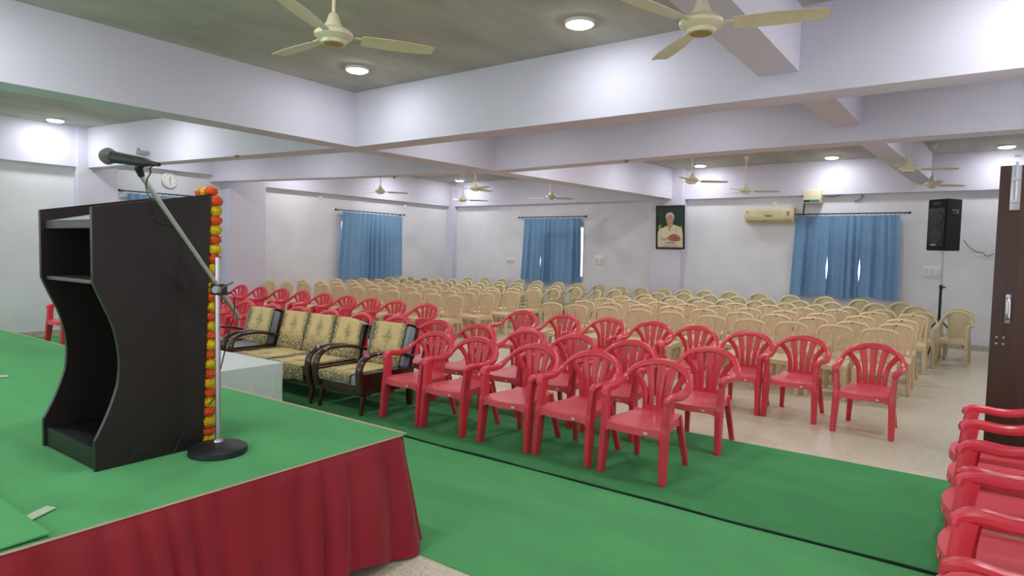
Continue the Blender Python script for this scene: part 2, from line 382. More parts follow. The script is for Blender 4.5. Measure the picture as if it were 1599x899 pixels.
RED_HALF = [(.240,-.238,.578,.05,.034,0,-.5,.85), (.25,-.226,.608,.06,.052,0,-.1,1), (.262,-.16,.622,.064,.056,.1,0,1), (.268,-.06,.612,.064,.056,.15,0,1), (.272,.035,.618,.063,.056,.3,-.05,1),
            (.27,.115,.648,.062,.048,.5,-.2,.9), (.25,.175,.694,.06,.036,.6,-.45,.7), (.20,.215,.747,.06,.036,.4,-.7,.6), (.115,.243,.787,.06,.036,.2,-.8,.6), (0,.257,.803,.062,.036,0,-.85,.55)]
def rear_leg(bm, s, x0=.165, x1=.205): sweep(bm, [(s*x0,.185,.41,.06,.045), (s*(x0+.015),.215,.28,.052,.04), (s*x1,.285,0,.042,.032)], 8, up=(0,1,0), seg=8, sq=.45)
def front_leg(bm, s, top, x=.232, w0=.058):
    a = [(s*(x+.014),-.198,top,.042,.085), (s*(x+.006),-.212,.50,.046,.082), (s*x,-.22,.40,.052,.088), (s*x,-.226,.35,w0,.094), (s*(x+.004),-.24,.2,w0*.92,.086), (s*(x+.01),-.262,0,w0*.8,.07)]
    if top < .45: a = a[2:]
    sweep(bm, a, 14, up=(0,1,0), seg=8, sq=.4)
def red_chair():
    t = thing('plastic_armchair', 'red', 'chair'); m = M['red']
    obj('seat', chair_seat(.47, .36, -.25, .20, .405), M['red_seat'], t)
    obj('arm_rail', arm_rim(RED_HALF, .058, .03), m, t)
    bm = B()
    # five fanned slats joined by a low plate
    for s, bx, mx, tx, tz, w0, w1 in ((-1,.112,.125,.222,.722,.042,.052), (-1,.058,.068,.108,.785,.04,.06), (1,0,0,0,.798,.044,.068), (1,.058,.068,.108,.785,.04,.06), (1,.112,.125,.222,.722,.042,.052)):
        yt = {.222:.2, .108:.242, 0:.254}[tx]
        sweep(bm, [(s*bx,.198,.40,w0,.012), (s*bx,.2,.47,w0,.012), (s*mx,.212,.58,(w0+w1)/2,.012), (s*(mx+tx)/2*1.0,(.22+yt)/2,(.58+tz)/2+.02,w1,.012), (s*tx,yt,tz,w1*1.1,.014)], 12, up=(0,-1,.1), seg=8, sq=.5)
    grid(bm, 8, 3, lambda u, v: ((2*u-1)*.13, .188+.012*v, .395+.06*v)); 
    obj('backrest', bm, m, t)
    for s in (-1, 1):
        bm = B(); front_leg(bm, s, .605); obj('leg', bm, m, t)
        bm = B(); rear_leg(bm, s); obj('leg', bm, m, t)
    bm = B(); lathe(bm, [(.016, 0), (.016, .002)], 14, Matrix.Translation((.12,-.2985,.365)) @ Matrix.Rotation(PI/2, 4, 'X') @ Matrix.Diagonal((1,.55,1,1))); obj('sticker', bm, M['sticker'], t)
    return t
def slat_chair(knot=True):
    t = thing('plastic_side_chair', 'beige', 'chair'); m = M['beige']
    obj('seat', chair_seat(.43, .38, -.235, .20, .415), m, t)
    half = [(.182,.185,.40,.04,.026,1,-.3,0), (.178,.2,.52,.036,.026,1,-.3,0), (.19,.225,.66,.034,.026,.9,-.4,.1), (.192,.24,.74,.036,.028,.8,-.5,.4), (.165,.25,.795,.04,.03,.4,-.7,.6), (.09,.256,.818,.042,.032,.1,-.8,.6), (0,.258,.825,.042,.032,0,-.8,.6)]
    obj('back_frame', arm_rim(half, .04, .03, 36), m, t)
    bm = B()
    for k in range(-4, 5):
        bx, tx = k*.0245, k*.039; tz = .812-.0035*k*k*.55; 
        sweep(bm, [(bx,.197,.40,.017,.01), (bx*1.0,.206,.5,.017,.01), ((bx*.6+tx*.4),.228,.65,.02,.01), (tx,.25,tz,.026,.012)], 9, up=(0,-1,.1), seg=6, sq=.6)
    for s in (-1, 1): sweep(bm, [(s*.115,.2,.44,.016,.01), (s*.12,.214,.56,.016,.01), (s*.15,.235,.7,.018,.01), (s*.178,.243,.765,.02,.012)], 9, up=(0,-1,.1), seg=6, sq=.6)
    grid(bm, 6, 2, lambda u, v: ((2*u-1)*.12, .192+.008*v, .405+.03*v)); obj('backrest', bm, m, t)
    for s in (-1, 1):
        bm = B(); front_leg(bm, s, .40, .195, .056); obj('leg', bm, m, t)
        bm = B(); rear_leg(bm, s, .165, .2); obj('leg', bm, m, t)
    if knot:
        bm = B(); lathe(bm, [(.013, 0), (.013, .004)], 12, Matrix.Translation((0,.243,.815)) @ Matrix.Rotation(PI/2+.5, 4, 'X')); obj('plug', bm, M['knot'], t)
    return t
def panel_chair():
    t = thing('plastic_armchair', 'khaki', 'chair'); m = M['khaki']
    obj('seat', chair_seat(.43, .36, -.25, .20, .405), m, t)
    half = [(x*.89, y, z+(.015 if z > .7 else 0), w*.85, h*.85, ux, uy, uz) for x, y, z, w, h, ux, uy, uz in RED_HALF]
    obj('arm_rail', arm_rim(half, .05, .028), m, t)
    bm = B()
    def fn(u, v):
        uu = 2*u-1; hw = .15-.012*math.sin(PI*v)+.045*v**2; zt = .81-.035*uu*uu*v
        return (uu*hw, .2+.05*v-.018*(1-uu*uu)*math.sin(PI*v), .395+(zt-.395)*v)
    grid(bm, 10, 10, fn); thicken(bm, .006)
    obj('backrest', bm, m, t)
    for s in (-1, 1):
        bm = B(); front_leg(bm, s, .605, .207, .056); obj('leg', bm, m, t)
        bm = B(); rear_leg(bm, s, .16, .19); obj('leg', bm, m, t)
    return t
ORD = ['first','second','third','fourth','fifth','sixth','seventh','eighth','ninth','tenth','eleventh','twelfth','thirteenth','fourteenth','fifteenth','sixteenth','seventeenth','eighteenth','nineteenth','twentieth']
protos = {}; makers = {'red': red_chair, 'slat': lambda: slat_chair(True), 'plain': lambda: slat_chair(False), 'panel': panel_chair}
TOPY = {'red': .257, 'slat': .258, 'plain': .258, 'panel': .257}; TOPZ = {'red': .821, 'slat': .84, 'plain': .84, 'panel': .833}
def put_chair(kind, loc, rz, label, group, sz=1.0):
    if kind not in protos:
        t = makers[kind](); protos[kind] = t
        t.location = loc; t.rotation_euler = (0, 0, rz); t.scale = (.9 if kind == 'panel' else 1, 1, sz); t['label'] = label; t['group'] = group; return t
    return dup(protos[kind], loc, rz, label, group, sz)
def row(kind, marks, ztop, what, rowname, group, taper=0, base=0.0, rz=0, jit=.03, kinds=None):
    marks = sorted(marks)
    for i, mk in enumerate(marks):
        px, py = mk[:2]; zt = ztop
        if taper:
            q = at_z(px, py, ztop); zt += taper*max(0, min(1, max((-q.x-8)/6, (q.y-12)/4)))
        p = at_z(px, py, zt); a = rz+random.uniform(-jit, jit); k = (kinds or {}).get(i, kind)
        if p.x < XL+.34: zt = EYE-(EYE-zt)*(-(XL+.34)/-p.x); p = at_z(px, py, zt)
        sz = (zt-base)/TOPZ[k]
        put_chair(k, (p.x+TOPY[k]*math.sin(a), p.y-TOPY[k]*math.cos(a), base), a, '%s, %s from the left in %s' % (what, ORD[i], rowname), group, sz)
CP = .009     # chairs on the runner stand on its pile
row('red', [(686,518),(751,526.5),(842,537.5),(933,548),(1035,561)], .81, 'red plastic armchair', 'the front row on the green runner', 'red armchairs in the front row', base=CP)
row('red', [(353,464.5),(388,469),(428,474),(470,478.6),(519,484),(569,488.5),(626,493),(686,500),(751,506.5),(828,514),(903,522),(990.6,532),(1111,542)], .81, 'red plastic armchair', 'the second red row behind the sofas', 'red armchairs in the second row')
row('red', [(379,445),(409,448),(442,450.6),(475,454),(508.6,457.6),(545,461),(582,464.6),(621,469)], .80, 'red plastic armchair', 'the third red row left of the aisle', 'red armchairs in the third row', taper=.085)
row('red', [(668.6,474),(819,485),(884,491),(952,496.5),(1022,502),(1090,509),(1172,517.5),(1256,524.5),(1366,537)], .80, 'red plastic armchair', 'the third red row right of the aisle', 'red armchairs in the third row')
LB = [('plain', [(712,461),(679,458.5),(647.5,456),(614,453),(586,450.3),(560,447.5),(530.5,445.4),(505,442.8),(477,440.6),(449,439.6),(423,437.5)], .82),
      ('slat', [(760.5,457.7),(730,455.9),(702,453.3),(672,450.6),(641.4,448),(612.5,446.3),(583.5,444.3),(556,442.4),(529.6,440.3),(502.5,439),(474.5,436.9)], .82),
      ('slat', [(800,455),(770,453.2),(738.6,450.6),(708.8,448.9),(680.8,446.3),(652.8,444.2),(625.7,442.4),(601.5,440.4),(574,438.2),(549.8,436.6),(525.2,434.9)], .82),
      ('slat', [(835,452.4),(801.6,449.8),(769.3,448.4),(743.9,445.9),(717.6,444.3),(691.3,441.9),(665,440.1),(638.8,438.4),(616,436.6),(592.4,435.6),(567,434)], .82),
      ('panel', [(865.4,450.6),(836,448),(808.6,445.9),(780.6,444.3),(750.9,441.9),(725.5,440.5),(700,438.9),(677,437),(653.7,435.8),(631.8,433.9),(609.9,432.3)], .82),
      ('panel', [(899.5,448),(868,445.6),(838,443.4),(808.6,441.2),(781,439.5),(756,438.2),(731,436.9),(707.5,435.6),(685.2,434.4),(664.2,432.8),(642.3,431.5)], .82)]
for i, (k, mk, zt) in enumerate(LB):
    row(k, mk, zt, 'beige armless plastic chair' if k != 'panel' else 'khaki plastic armchair', '%s beige row left of the aisle' % ORD[i], 'beige chairs left of the aisle', taper=.085)
RB = [('plain', list(zip([862.8,901.3,948.6,999.3,1048.4,1112.5,1172,1236.9,1305,1375],[471.7,475.2,478.7,482.2,486.2,492.2,497.4,502.1,507,512.3])), .82),
      ('slat', [(913.5,469),(955.6,472.2),(1001,475.2),(1050,477.8),(1100,482.2),(1156.3,486.9),(1212.3,490.4),(1270,495.1),(1331.5,501.5),(1400,505.3)], .82),
      ('slat', [(945,465.2),(985.3,468.2),(1029,471.1),(1072.9,473.9),(1123,476.9),(1170.3,480.8),(1226.4,484.3),(1282.4,488.7),(1343.8,493),(1408.6,498.3)], .82),
      ('slat', [(971.3,461.7),(1012.5,464.7),(1054.5,466.9),(1099.7,469.9),(1150,472.9),(1201.8,475.9),(1254.4,479.9),(1306.9,482.8),(1364.8,486.9),(1426,490.4)], .82),
      ('panel', [(1008,458.9),(1047.5,461.7),(1089,464),(1133.5,466.8),(1180.8,469.4),(1228,472.4),(1275.4,475.2),(1326,479),(1380,482.8),(1440,486)], .82),
      ('panel', [(1029,456.4),(1069,457.3),(1110,459.8),(1152.8,462.4),(1198.3,465.9),(1249,468.9),(1300,471.3),(1368,473.5),(1431,477)], .82)]
for i, (k, mk, zt) in enumerate(RB):
    row(k, mk, zt, 'beige armless plastic chair' if k != 'panel' else 'khaki plastic armchair', '%s beige row right of the aisle' % ORD[i], 'beige chairs right of the aisle', taper=.085)
row('panel', [(732.5,432.3),(759.6,433.2),(786,434.3),(812,435.8),(841,438),(873,440.4),(905,442),(936.3,443.6),(970,445.9),(1003,448),(1037,450.2),(1069,451.6),(1102,452.8),(1140.6,454.7),(1186,457.1),(1235,460.4),(1289.4,463.2),(1344,467.4),(1408.6,471.6)], .82, 'khaki plastic armchair', 'the last row along the end wall', 'khaki armchairs along the end wall', taper=.085)
row('panel', [(934.6,452.5)], .82, 'khaki plastic armchair turned askew', 'the aisle', 'stray khaki armchairs', rz=-.5)
row('panel', [(962,451.5)], .865, 'khaki plastic armchair, straight beside the askew one', 'the aisle', 'stray khaki armchairs', rz=-.1)
p = at_z(1496, 486.5, .82); put_chair('panel', (p.x-.02, p.y-.25, 0), -.12, 'khaki armchair standing clear of the rows, near the speaker stand', 'khaki armchairs beside the speaker', 1)
p = at_z(1499, 480.5, .84); put_chair('panel', (p.x-.02, p.y-.22, 0), -.1, 'khaki armchair behind another one, right of the speaker stand', 'khaki armchairs beside the speaker', 1)
put_chair('red', (-11.55, 4.12, CP), .1, 'lone red plastic armchair by the side wall, behind the lectern', 'red armchairs apart from the rows', 1)
for i, y in enumerate((5.12, 4.57, 3.99, 3.37, 2.8, 2.16)):
    put_chair('red', (.2+random.uniform(-.01,.01), y, CP if y < 5.3 else 0), -PI/2+random.uniform(-.03,.03), 'red plastic armchair facing the stage, %s from the wooden door' % ORD[i], 'red armchairs lined up beside the door', 1)

# ---------------------------------------------------------------- stage, carpets
SX, SY, SZ = -2.5, 2.46, .61
bm = B(); box(bm, -10.6, SX, -2.3, SY, 0, SZ, .01); tag(obj('stage_platform', bm, M['dark']), 'low stage platform hidden under green carpet and maroon skirt', 'stage')
def carpet_top(bm, x0, x1, y0, y1, z0, amp, nx, ny, thick, edge=0):
    def fn(u, v):
        x = x0+(x1-x0)*u; y = y0+(y1-y0)*v
        return (x, y, z0+thick+amp*(noise.noise((x*1.1, y*2.3, 3))*.5+.5))
    V = grid(bm, nx, ny, fn)
    loop = [V[0][i] for i in range(nx+1)]+[V[j][nx] for j in range(1, ny+1)]+[V[ny][i] for i in range(nx-1, -1, -1)]+[V[j][0] for j in range(ny-1, 0, -1)]
    low = [bm.verts.new((v.co.x, v.co.y, z0)) for v in loop]; k = len(loop)
    for i in range(k): bm.faces.new((loop[i], low[i], low[(i+1) % k], loop[(i+1) % k]))
    bm.faces.new(low)
bm = B(); carpet_top(bm, -10.6, SX+.005, -2.3, SY+.012, SZ+.001, .006, 120, 80, .006)
tag(obj('stage_carpet', bm, M['carpet']), 'bright green carpet laid over the stage top', 'carpet')
# second strip of the same carpet lapped over the near end of the stage
q0, q1 = at_z(85, 843, .62), at_z(0, 788, .62)
bm = B()
def lap(u, v):
    a = Vector((SX-.01, q1.y+(q0.y-q1.y)*1.02, 0)); b = Vector((-7.5, q1.y, 0)); e = a.lerp(b, u)
    y = e.y+(-2.28-e.y)*v
    return (e.x, y, SZ+.0145+.006*max(0, 1-v*14)+.003*noise.noise((e.x*3, y*3, 1)))
grid(bm, 60, 40, lap)
tag(obj('carpet_strip', bm, M['carpet'], solid=-.006), 'loose strip of green carpet lapping over the near end of the stage', 'carpet')
for nm, pts, lb in (('tape', [(33,808),(50,811),(88,792),(73,789)], 'short piece of clear tape stuck on the stage carpet before the lectern'),
                    ('tape', [(-14,586),(-14,589.5),(13,588),(12,585)], 'short piece of clear tape on the stage carpet behind the lectern')):
    bm = B(); P = [at_z(x, y, SZ+.0165) for x, y in pts]; prism(bm, [(p.x, p.y) for p in P], SZ+.0145, SZ+.0165)
    tag(obj(nm, bm, M['tape']), lb, 'tape')
# pleated skirt: down the near side, round the corner and along the front
path = [Vector((SX+.012, -2.25, 0)), Vector((SX+.012, SY-.05, 0)), Vector((SX-.03, SY+.02, 0)), Vector((-10.5, SY+.02, 0))]
seglen = [(path[i+1]-path[i]).length for i in range(3)]; tot = sum(seglen)
def on_path(s):
    for i, L in enumerate(seglen):
        if s <= L or i == 2: return path[i].lerp(path[i+1], min(1, s/L))
        s -= L
def skirt(u, v):
    s = u*tot; p = on_path(s); a = on_path(min(tot, s+.06)); b = on_path(max(0, s-.06)); t = (a-b).normalized(); n = Vector((t.y, -t.x, 0))
    if n.dot(Vector((1,1,0))) < 0: n = -n
    f = abs(math.sin(s*21+1.3*math.sin(s*3.7)+.8*math.sin(s*9.1))); g = .5+.5*math.sin(s*11+3*math.sin(s*2.1+1))
    k = v**.45; fold = (.062*f+.05*g)*k*(.85+.6*noise.noise((s*2.3, v*1.2, 5)))
    corner = math.exp(-((s-(seglen[0]+.03))/.3)**2)
    off = .004+max(0, fold)+.075*v**1.5*(.6+.6*corner)
    sway = .05*v*math.sin(s*2.3+1)
    z = SZ+.004-(SZ-.004)*v+.0*s
    hem = .06*math.exp(-((s-(seglen[0]-.28))/.16)**2)*v
    return p+t*sway+n*off+Vector((0, 0, z-p.z+hem))
bm = B(); grid(bm, 1300, 18, skirt)
tag(obj('stage_skirt', bm, M['velvet'], solid=.003), 'gathered maroon velvet skirt hung round the stage edge', 'skirt')
bm = B(); sweep(bm, [(SX+.012, -2.25, SZ+.009, .012, .006), (SX+.012, SY-.02, SZ+.009, .012, .006)], 2, smooth=False, seg=6)
sweep(bm, [(SX+.0, SY+.022, SZ+.007, .022, .008), (-10.5, SY+.022, SZ+.007, .022, .008)], 2, smooth=False, seg=6)
tag(obj('edge_binding', bm, M['hem']), 'thin pale binding along the edge of the stage carpet', 'binding')
# floor runners
bm = B(); carpet_top(bm, -12.9, 1.0, 2.44, 3.98, 0, .003, 140, 20, .004)
tag(obj('floor_carpet', bm, M['carpet']), 'bright green floor carpet beside the stage, in front of the runner', 'carpet')
bm = B()
def rlift(x, y):
    e = max(0, 1-(y-3.93)/.10); return .016*e*e*(.75+.5*noise.noise((x*2.1, 0, 9)))
def rfn(u, v):
    x = -12.9+13.9*u; vv = v**1.6; y0 = 3.925+.014*noise.noise((x*1.3, 4, 2)); y = y0+(5.7+.02*noise.noise((x, 7, 2))-y0)*vv
    return (x, y, .0075+rlift(x, y)+.002*(noise.noise((x*1.2, y*2.5, 4))*.5))
V = grid(bm, 200, 26, rfn)
thicken(bm, .004)
tag(obj('runner', bm, M['carpet_dark']), 'darker green runner under the front two rows of red chairs', 'carpet')
bm = B(); sweep(bm, [(-12.9+13.9*i/120, 3.922+.014*noise.noise(((-12.9+13.9*i/120)*1.3, 4, 2)), .004+.5*rlift(-12.9+13.9*i/120, 3.93), .014, .012+.5*rlift(-12.9+13.9*i/120, 3.93)) for i in range(121)], smooth=False, seg=6)
tag(obj('runner_edging', bm, M['carpet_back']), 'black edging along the near edge of the green runner', 'edging')

# ---------------------------------------------------------------- lectern
T0 = SZ+.009
lec = thing('lectern', 'dark brown laminate lectern with open shelved back on the stage', 'lectern', (0,0,0))
LX0, LX1, LY0, LY1 = -3.70, -3.09, 1.18, 1.70
prof = [(1.18,1.775), (1.181,1.45), (1.21,1.375), (1.25,1.28), (1.272,1.2), (1.284,1.1), (1.278,1.0), (1.258,.93), (1.232,.86), (1.195,.78), (1.18,.755), (1.18,T0), (1.662,T0), (1.71,1.875)]
sp = spline([(a, b) for a, b in prof[1:11]], 24); prof = [prof[0]]+sp+prof[11:]
for x0 in (LX0, LX1-.024):
    bm = B(); prism(bm, prof, x0, x0+.024, 'x'); obj('side_panel', bm, M['dark'], lec, sharp=.5)
bm = B(); prism(bm, [(1.625,T0), (1.65,T0), (1.695,1.86), (1.672,1.86)], LX0+.024, LX1-.024, 'x'); obj('front_panel', bm, M['black'], lec)
bm = B(); prism(bm, [(1.20,1.70), (1.665,1.80), (1.665,1.825), (1.20,1.722)], LX0+.024, LX1-.024, 'x'); tag2 = obj('reading_board', bm, M['pale_board'], lec); tag2['label'] = 'pale slanted reading board'
bm = B(); box(bm, LX0+.024, LX1-.024, 1.195, 1.215, 1.685, 1.724, .003); obj('front_lip', bm, M['black'], lec)
bm = B(); box(bm, LX0+.024, LX1-.024, 1.20, 1.66, 1.44, 1.458, .002); obj('shelf', bm, M['edge'], lec)
bm = B(); box(bm, LX0+.024, LX1-.024, 1.19, 1.63, T0, .715); obj('plinth', bm, M['black'], lec)
# garland of marigolds down the front corner
gar = thing('flower_garland', 'string of orange and yellow marigolds down the front corner of the lectern', 'garland', (LX1-.022, 1.742, T0))
def flower(r, seed):
    bm = B(); bmesh.ops.create_icosphere(bm, subdivisions=4, radius=r)
    for v in bm.verts:
        d = v.co.normalized(); k = noise.noise(d*4.5+Vector((seed, 0, 0)))*.14+abs(noise.noise(d*9+Vector((seed, 5, 0))))*.5-.12
        v.co = d*r*(1+k); v.co.z *= .84
    return bm
meshes = {}
for i in range(26):
    kind = 'orange' if i % 2 else 'yellow'
    z = .028+i*.0478; r = .033
    o = obj('flower', flower(r, i*3.1), M[kind], gar, sharp=3)
    o.location = (random.uniform(-.003,.003)+.006*(1-i/25), -.05*(1-i/25)+random.uniform(-.001,.003), z)
for dx, dy, dz, kind in ((-.02,-.01,1.272,'orange'), (-.065,-.008,1.268,'yellow'), (-.11,-.008,1.262,'orange')):
    o = obj('flower', flower(.03, dx*90), M[kind], gar, sharp=3); o.location = (dx, dy, dz)
bm = B(); tube(bm, [(.006,-.05,.03), (.003,-.022,.7), (0,0,1.25)], .002, 6, 6); obj('string', bm, M['hem'], gar)

# ---------------------------------------------------------------- microphone and stand
base = at_z(340.5, 707, T0+.0)
st = thing('microphone_stand', 'chrome boom microphone stand with black round base beside the lectern', 'microphone stand', (base.x, base.y, T0))
bm = B(); lathe(bm, [(.128,0), (.134,.006), (.132,.03), (.12,.038), (.05,.05), (.024,.058)], 48); obj('base', bm, M['black_metal'], st)
bm = B(); lathe(bm, [(.024,.058), (.022,.068), (.013,.07)], 24); obj('collar', bm, M['chrome'], st)
topz = at_Y(343, 402, base.y).z-T0; clz = at_Y(345, 452, base.y).z-T0
bm = B(); lathe(bm, [(.0125,.06), (.0125,topz)], 20); obj('pole', bm, M['chrome'], st)
cl = Vector((0.028, -.004, clz)); cw = cl+Vector((base.x, base.y, T0))
tip = at_Y(221, 274, 1.24); d = (tip-cw); dn = d.normalized(); tail = cw-dn*.2
inv = Vector((base.x, base.y, T0))
bm = B(); rod(bm, tail-inv, tip-inv, .0105, 16); obj('boom', bm, M['chrome'], st)
bm = B(); box(bm, -.026, .05, -.022, .022, clz-.026, clz+.026, .005); obj('clamp', bm, M['black_metal'], st)
kb = obj('clamp_knob', rod(B(), cl+Vector((.02,-.02,0)), cl+Vector((.035,-.045,.003)), .017, 10), M['grey_plastic'], st)
bm = B(); rod(bm, cl+Vector((.03,-.02,.004)), cl+Vector((.14,-.01,.045)), .0045, 8); obj('clamp_lever', bm, M['chrome'], st)
mb, mt_ = at_Y(231, 254, 1.22), at_Y(176, 245, 1.17); ax = (mt_-mb).normalized()
clip = at_Y(216, 262, 1.22)
bm = B(); rod(bm, tip-inv-dn*.0, clip-inv, .0125, 14, .016); rod(bm, clip-inv, (mb+ax*.035)-inv, .014, 14, .019); obj('mic_clip', bm, M['black_metal'], st)
mic = thing('microphone', 'black handheld microphone with grey ball grille clipped to the boom', 'microphone', mb)
q = ax.to_track_quat('Z', 'Y').to_matrix().to_4x4(); Lm = (mt_-mb).length
bm = B(); lathe(bm, [(.009,-.035), (.011,-.01), (.016,0), (.0185,.02), (.021,Lm*.6), (.0235,Lm-.02), (.024,Lm-.004)], 24, q); obj('body', bm, M['cable'], mic)
rb = .033
bm = B(); lathe(bm, [(.02,Lm-.006), (.0275,Lm+.004), (rb,Lm+.02), (rb+.0015,Lm+.026), (rb,Lm+.031), (.028,Lm+.045), (.02,Lm+.055), (.01,Lm+.06)], 28, q); obj('grille', bm, M['mesh_grille'], mic)
bm = B(); rod(bm, q @ Vector((0,0,-.062)), q @ Vector((0,0,-.03)), .0075, 12, .0095); obj('connector', bm, M['cable'], mic)
bm = B()
e0 = mb+(q.to_3x3() @ Vector((0,0,-.06)))
pc = lambda x, y, Y: tuple(at_Y(x, y, Y))
fx = LX1+.006
px_ = lambda x, y, X=fx: tuple(at_X(x, y, X))
tube(bm, [tuple(e0), pc(235,261,1.23), pc(235,270,1.24), pc(230,279,1.24), pc(228,292,1.235), pc(231,302,1.21), pc(236,312,1.19), px_(239,332,-3.075), px_(249,347,-3.07), px_(268,351,-3.065), px_(281,352,-3.06)], .0028, 60, 6)
tube(bm, [px_(281,352,-3.06), px_(289,372,-3.065), px_(288,400,-3.07), px_(298,428,-3.07), px_(318,444,-3.05), px_(332,449,-3.0), pc(342,447,1.69), pc(350,452,1.71), pc(352,470,1.70), pc(347,472,1.69), pc(345,455,1.69)], .0028, 60, 6)
tube(bm, [pc(345,455,1.69), pc(366,462,1.705), pc(364,495,1.70), pc(357,524,1.69), pc(347,565,1.68), pc(339,600,1.66), pc(334,622,1.655), pc(322,633,1.735), (-3.075,1.735,.9), (-3.07,1.72,.72), px_(290,672,-3.075), px_(270,706,-3.07), px_(240,704,-3.07), px_(215,702,-3.07), px_(203,718,-3.07)], .0028, 80, 6)
tag(obj('microphone_cable', bm, M['cable']), 'thin black cable looping from the microphone past the lectern', 'cable')

# ---------------------------------------------------------------- table under white cloth
tc1 = at_z(442, 566, .5); tx1, ty1 = tc1.x, tc1.y; ty0 = ty1-.66; tx0 = tx1-1.15
tb = thing('coffee_table', 'low table under a white cloth between the stage and the sofa', 'table', ((tx0+tx1)/2, (ty0+ty1)/2, CP))
tw, td = (tx1-tx0)/2-.02, (ty1-ty0)/2-.02
bm = B(); box(bm, -tw, tw, -td, td, .455, .485, .004); obj('table_top', bm, M['wood'], tb)
for sx in (-1, 1):
    for sy in (-1, 1):
        bm = B(); box(bm, sx*(tw-.05)-.022, sx*(tw-.05)+.022, sy*(td-.05)-.022, sy*(td-.05)+.022, 0, .455, .003); obj('leg', bm, M['wood'], tb)
bm = B(); cx, cy = (tx0+tx1)/2, (ty0+ty1)/2; hw, hd = (tx1-tx0)/2, (ty1-ty0)/2
per = []
N = 160
for i in range(N):
    s = i/N*4; k = int(s); u = s-k; cs = [(-1,-1),(1,-1),(1,1),(-1,1),(-1,-1)]
    a, b = cs[k], cs[k+1]; per.append((a[0]+(b[0]-a[0])*u, a[1]+(b[1]-a[1])*u))
rings = []
for j in range(9):
    v = j/8; ring = []
    for i, (a, b) in enumerate(per):
        f = (.02*math.sin(i*.55+1.5*math.sin(i*.21))+.008*math.sin(i*1.3))*v; fl = 1+.03*v
        L_ = math.hypot(a, b); nx, ny = (a if abs(a) > .999 else 0), (b if abs(b) > .999 else 0)
        ring.append(bm.verts.new((cx+a*hw*fl+nx*f, cy+b*hd*fl+ny*f, CP+.491-.475*v-(.004 if 0 < j else 0))))
    rings.append(ring)
for a, b in zip(rings, rings[1:]):
    for i in range(N): bm.faces.new((a[i], a[(i+1) % N], b[(i+1) % N], b[i]))
bm.faces.new(rings[0])
tag(obj('tablecloth', bm, M['white_cloth'], solid=.0025), 'plain white cloth hanging to the floor over the low table', 'tablecloth')

# ---------------------------------------------------------------- sofa set
def sofa_frame(t, W, arms=(True, True), with_cushion=True):
    hw = W/2; wd = M['wood']
    for s in (-1, 1):
        # side: panel, bentwood arm
        bm = B(); prism(bm, [(-.30,.20), (.34,.20), (.36,.40), (-.33,.40), (-.34,.30)], s*hw-.025, s*hw+.025, 'x'); obj('side_panel', bm, wd, t)
        bm = B(); sweep(bm, [(s*hw,-.335,.22,.075,.05,0,-1,.1), (s*hw,-.36,.36,.08,.05,0,-1,.2), (s*hw,-.345,.49,.085,.045,0,-.8,.6), (s*hw,-.26,.565,.085,.04,0,-.3,1), (s*hw,-.1,.585,.08,.036,0,0,1), (s*hw,.12,.565,.07,.036,0,.15,1), (s*hw,.36,.50,.06,.04,0,.2,1)], 30, seg=10, sq=.6); obj('arm', bm, wd, t)
        bm = B(); sweep(bm, [(s*(hw-.03),-.27,.24,.055,.055), (s*(hw-.01),-.32,0,.032,.032)], 6, up=(0,1,0), seg=8, sq=.5); obj('leg', bm, wd, t)
        bm = B(); sweep(bm, [(s*(hw-.01),.32,.40,.06,.06), (s*(hw-.01),.33,0,.06,.05)], 6, up=(0,1,0), seg=8, sq=.4); obj('leg', bm, wd, t)
    bm = B(); box(bm, -hw+.025, hw-.025, -.33, -.29, .19, .30, .006); obj('front_rail', bm, wd, t)
    bm = B(); box(bm, -hw+.025, hw-.025, -.29, .33, .26, .285); obj('seat_base', bm, wd, t)
    tilt = Matrix.Translation((0,.27,.30)) @ Matrix.Rotation(-.27, 4, 'X')
    bm = B(); box(bm, -hw+.03, hw-.03, .05, .085, .0, .53, .008, tilt); obj('back_frame', bm, wd, t)
    n = max(1, round(W/.62))
    for k in range(n):
        x0 = -hw+.03+(W-.06)/n*k; x1 = x0+(W-.06)/n
        bm = B(); box(bm, x0+.004, x1-.004, -.36, .27, .285, .385, .03); obj('seat_cushion', bm, M['cushion'], t)
        bm = B(); box(bm, x0+.004, x1-.004, -.05, .05, .09, .52, .03, tilt); obj('back_cushion', bm, M['cushion'], t)
def cover_back(W, nrep, droop, yb, name, label, loc, rz, seedv=0, xoff=0, slip=0):
    """cloth laid over the backrest: front drop, over the top and a little down behind"""
    bm = B(); tilt = Matrix.Translation((0,.27,.30)) @ Matrix.Rotation(-.27, 4, 'X')
    def fn(u, v):
        x = (u-.5)*W+xoff
        L = v*(.46+.09+.16)
        if L < .46: y, z = -.058, .075+L
        elif L < .55: a = (L-.46)/.09; y, z = -.058+.155*a, .535+.012*math.sin(PI*a)
        else: y, z = .10, .535-(L-.55)
        bul = .008*noise.noise((x*5, v*4, seedv))
        z -= slip*max(0, (u-.72)/.28)**2*.5
        y += .03*max(0, (u-.93)/.07)*(1 if slip else 0)*math.sin(v*9)
        return tilt @ Vector((x, y-abs(bul)*.8, z))
    grid(bm, 48, 40, fn, lambda u, v: (u*nrep, v))
    o = tag(obj(name, bm, M['cover'], solid=.004), label, 'sofa cover', 'gold sofa covers'); o.location = loc; o.rotation_euler = (0,0,rz); return o
